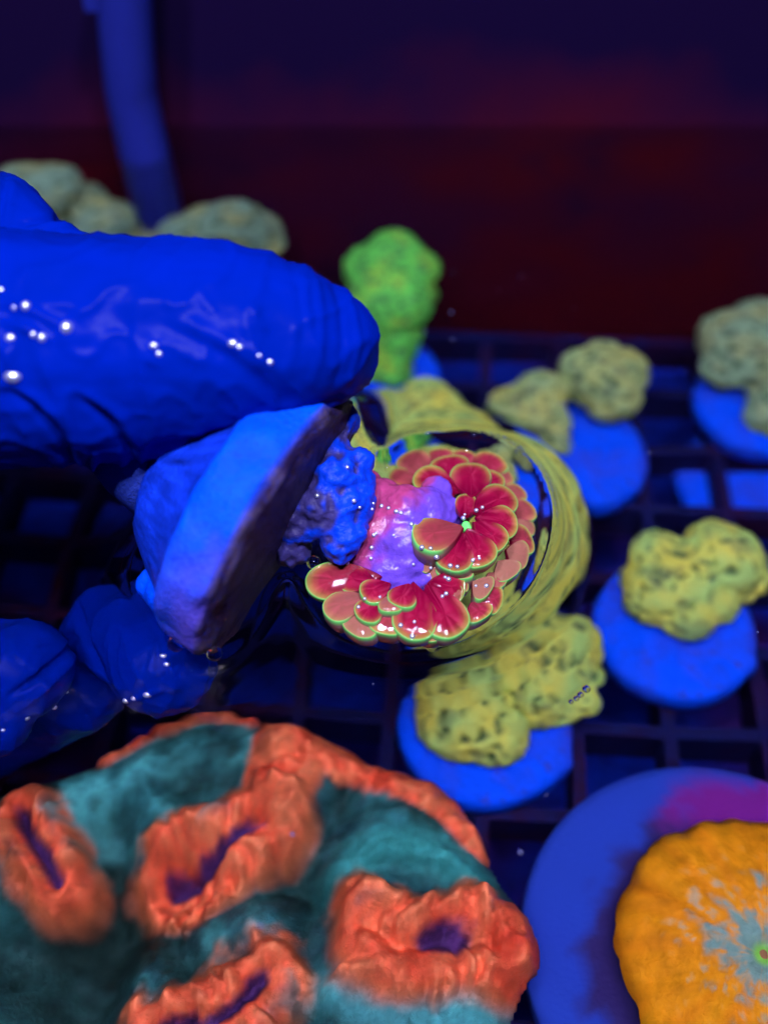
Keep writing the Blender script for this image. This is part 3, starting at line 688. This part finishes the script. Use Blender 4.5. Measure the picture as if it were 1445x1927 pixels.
# palm and wrist, out of the picture on the left
hb += chain([(at(-560, 700, 106), 17), (at(-620, 960, 114), 19), (at(-560, 1220, 122), 14)], .3)
hb += chain([(at(-620, 960, 112), 19), (at(-1000, 980, 104), 22), (at(-1300, 960, 98), 21)], .3)
hb += chain([(at(-330, 560, 112), 9), (at(-600, 800, 114), 15)], .3)
P, Nn, Fc = fuse(hb, .42, 18, 3)
v = P-C0; dep = v@Fw; px = 722.5+FPX*(v@Rt)/dep; py = 963.5-FPX*(v@Up)/dep
facing = np.einsum('ij,ij->i', Nn, -v)/np.linalg.norm(v, axis=1)
vis = (facing > -.15) & (px > -120) & (px < 760); q2 = np.c_[px, py]
FOLDS = [  # polyline, width px, height mm (positive: ridge)
    ([(20, 735), (70, 772), (115, 825), (140, 880)], 11, -1.0), ([(-20, 715), (60, 745), (110, 790), (150, 850)], 12, .5), ([(150, 750), (200, 790), (235, 835), (252, 870)], 10, -.8), ([(125, 735), (130, 790), (160, 850)], 9, .4), ([(165, 745), (225, 785), (262, 850)], 12, .45),
    ([(565, 470), (598, 550), (604, 640), (585, 720)], 9, .28), ([(610, 500), (640, 580), (642, 660), (625, 730)], 8, -.25), ([(640, 530), (668, 600), (668, 670), (650, 730)], 7, .25), ([(540, 480), (566, 560), (570, 640)], 8, -.2),
    ([(290, 515), (310, 550), (332, 590)], 7, .28), ([(370, 540), (385, 565), (402, 592)], 7, .28), ([(310, 615), (380, 645), (440, 680), (500, 725), (540, 750)], 14, -.35), ([(330, 600), (400, 632), (470, 672), (540, 700)], 14, .30),
    ([(475, 555), (462, 600), (470, 640)], 7, .35), ([(488, 575), (478, 600), (500, 622)], 6, .3), ([(455, 650), (480, 662), (510, 685)], 7, .35), ([(430, 640), (445, 660)], 6, .35), ([(280, 655), (300, 645)], 7, .4), ([(270, 672), (300, 690)], 7, .3), ([(525, 540), (560, 545)], 7, .22),
    ([(-10, 565), (40, 575), (90, 600), (128, 618)], 9, .55), ([(10, 605), (60, 622), (90, 640)], 9, .5), ([(-10, 625), (15, 670), (30, 715)], 10, .5), ([(0, 590), (60, 605)], 7, -.3),
    ([(45, 420), (90, 408), (130, 412), (160, 428)], 8, -.9), ([(60, 432), (100, 420), (150, 424)], 8, .35), ([(-20, 340), (10, 335), (-5, 420)], 8, -.4),
    ([(235, 872), (330, 850), (440, 828), (560, 795), (650, 762)], 9, .7), ([(240, 850), (330, 832), (440, 808), (560, 776), (640, 748)], 7, -.55), ([(100, 845), (150, 880)], 7, -.6),
    ([(170, 880), (180, 850)], 8, .8), ([(215, 878), (238, 866)], 8, .5), ([(60, 440), (200, 500), (330, 520)], 30, -.25), ([(200, 560), (240, 640), (230, 720)], 25, -.25), ([(440, 480), (430, 540)], 20, -.2),
    # lower fingers
    ([(148, 1120), (160, 1190), (190, 1270), (232, 1345)], 9, -1.1), ([(30, 1315), (90, 1270), (150, 1228)], 9, -1.5), ([(40, 1350), (95, 1300), (150, 1255)], 9, .5), ([(290, 1385), (318, 1345), (330, 1295), (318, 1250)], 7, .35), ([(238, 1340), (300, 1310), (345, 1300)], 8, .3),
    ([(60, 1200), (75, 1240), (60, 1290)], 9, .2), ([(395, 1235), (402, 1290), (380, 1350)], 6, -.3)]
disp = np.zeros(len(P))
for line, w, hgt in FOLDS:
    w = w*.75 if w < 13 else w
    L = spline(np.array(line, float), 4) if len(line) > 2 else np.array(line, float)
    lo = L.min(0)-4*w; hi = L.max(0)+4*w
    m = vis & (q2 > lo).all(1) & (q2 < hi).all(1)
    if not m.any(): continue
    dd, ar = poly_dist(q2[m], L); tot = np.linalg.norm(np.diff(L, axis=0), axis=1).sum()
    taper = .35+.65*np.sin(np.clip(ar/tot, .02, .98)*math.pi)
    disp[m] += hgt*taper*np.exp(-(dd/w)**2)
sub = np.where((px > -350) & (px < 760))[0]
nz = np.zeros(len(P)); nz[sub] = [noise.fractal(Vector((p[0]/9, p[1]/6, p[2]/5)), .9, 2, 3) for p in P[sub]]
wr = np.zeros(len(P)); wr[sub] = [1-abs(noise.noise(Vector((p[0]/5.5, p[1]/11+p[0]/16, p[2]/11))))*2 for p in P[sub]]
wr2 = np.zeros(len(P)); wr2[sub] = [1-abs(noise.noise(Vector((p[0]/4.0+p[2]/6, p[1]/9-p[0]/9+7, p[2]/5))))*2 for p in P[sub]]
disp += .26*nz+.30*np.clip(wr, 0, 1)**6+.22*np.clip(wr2, 0, 1)**7
P = P+Nn*disp[:, None]
hand = mesh('gloved_hand', P, Fc, M['glove'])
tag(hand, 'hand in a wet blue rubber glove pinching the coral plug from the side', 'hand')

# ------------------------------------------------------------------ drops, glint beads and specks
hv = hand.data; hp = P-C0; hd = hp@Fw; hx = 722.5+FPX*(hp@Rt)/hd; hy = 963.5-FPX*(hp@Up)/hd
def on_hand(x, y):
    w = np.hypot(hx-x, hy-y); m = np.where(w < max(9, w.min()+3))[0]; i = m[np.argmin(hd[m])]; return P[i]
def bead(name, p, r, m, label, cat, group, flat=1.0):
    iv, jf = ico(3); o = mesh(name, iv*(np.ones(3)*r)+np.asarray(p), jf, m)
    return tag(o, label, cat, group)
for x, y, d, r in [(331, 1212, 101.6, .85), (404, 1231, 104.3, .85)]:
    bead('drop_or_glint', at(x, y, d), r, M['drop'], 'clear water drop hanging on the lower edge of the held plug', 'water drop', 'drops on the plug')
bead('drop_or_glint', atz(590, 1059, 3.0), .8, M['drop'], 'clear water drop in the gap between the held plug and the red petals', 'water drop', 'drops on the plug')
for x, y, r in [(980, 519, .2), (852, 512, .2), (937, 546, .18), (849, 588, .28), (851, 639, .25), (800, 624, .25), (1080, 580, .18), (1052, 760, .2), (980, 852, .2), (1222, 852, .22)]:
    bead('speck', atz(x, y, -.1), r*.6, M['bubble'], 'tiny pale speck floating on the water before the dark back wall', 'speck', 'specks floating far from the hand')
for x, y, r in [(550, 1571, .25), (489, 1743, .22), (979, 1605, .28), (1028, 1497, .2), (1425, 1190, .2), (702, 1288, .2)]:
    bead('speck', atz(x, y, -.1), r*.6, M['bubble'], 'tiny pale speck floating on the water over the corals in front', 'speck', 'specks floating in front')
for x, y, r in [(1103, 1297, .42), (1092, 1308, .34), (1084, 1315, .3), (1074, 1321, .26)]:
    bead('bubble', atz(x, y, -.1), r, M['drop'], 'tiny air bubble in a row on the water beside the two-headed frag', 'bubble', 'row of bubbles')

for x, y, r in [(22, 578, .55), (45, 583, .5), (88, 636, .5), (120, 618, .62), (20, 715, .6), (20, 632, .4), (0, 540, .4), (70, 628, .35)]:  # metallic beads added on the glove in place of lamp highlights
    bead('drop_or_glint', on_hand(x, y)+ray(x, y)*r*.62, np.array([1.25-.5*((x*7+y*3) % 5)/5, .9, .95])*r*(.75+.5*((x*3+y) % 7)/7), M['wet'], 'small metallic bead standing in for a lamp glint on the wrinkled back of the gloved thumb', 'water drop', 'glint beads at the base of the thumb')
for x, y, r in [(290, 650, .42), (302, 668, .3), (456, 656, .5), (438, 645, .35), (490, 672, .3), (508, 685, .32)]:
    bead('drop_or_glint', on_hand(x, y)+ray(x, y)*r*.62, np.array([1.25-.5*((x*7+y*3) % 5)/5, .9, .95])*r*(.75+.5*((x*3+y) % 7)/7), M['wet'], 'small metallic bead standing in for a lamp glint on the smooth tip of the gloved thumb', 'water drop', 'glint beads on the thumb tip')
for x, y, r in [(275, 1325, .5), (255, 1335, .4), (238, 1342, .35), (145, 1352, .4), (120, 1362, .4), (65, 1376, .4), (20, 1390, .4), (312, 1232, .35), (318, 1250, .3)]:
    bead('drop_or_glint', on_hand(x, y)+ray(x, y)*r*.62, np.array([1.25-.5*((x*7+y*3) % 5)/5, .9, .95])*r*(.75+.5*((x*3+y) % 7)/7), M['wet'], 'small metallic bead standing in for a lamp glint along the waterline of the lower gloved fingers', 'water drop', 'glint beads on the lower fingers')

bpy.context.view_layer.update()
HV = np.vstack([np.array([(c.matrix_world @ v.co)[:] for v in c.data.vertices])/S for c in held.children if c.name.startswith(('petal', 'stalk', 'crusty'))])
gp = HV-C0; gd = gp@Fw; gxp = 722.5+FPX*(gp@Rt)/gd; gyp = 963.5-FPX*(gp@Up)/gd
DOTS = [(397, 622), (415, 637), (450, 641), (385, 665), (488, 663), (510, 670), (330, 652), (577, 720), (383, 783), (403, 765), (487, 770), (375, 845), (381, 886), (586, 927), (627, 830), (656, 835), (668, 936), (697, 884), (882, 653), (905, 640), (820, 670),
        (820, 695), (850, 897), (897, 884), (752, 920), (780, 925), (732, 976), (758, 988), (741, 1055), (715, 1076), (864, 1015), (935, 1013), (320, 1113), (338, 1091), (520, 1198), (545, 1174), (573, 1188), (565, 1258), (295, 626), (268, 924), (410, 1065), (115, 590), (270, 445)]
for k, (a, b) in enumerate(DOTS):  # metallic beads added on the coral in place of lamp highlights
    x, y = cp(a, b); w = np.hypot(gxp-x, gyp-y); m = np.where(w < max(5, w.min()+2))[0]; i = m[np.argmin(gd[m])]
    lab = 'tiny metallic bead standing in for a lamp glint on the pink and violet stalk of the held coral' if a < 600 and b < 935 else 'tiny metallic bead standing in for a lamp glint on a red petal of the held coral'
    bead('glint_bead', HV[i], .17+.14*((k*37) % 10)/10, M['wet'], lab, 'water drop', 'beads on the stalk' if 'stalk' in lab else 'beads on the petals')
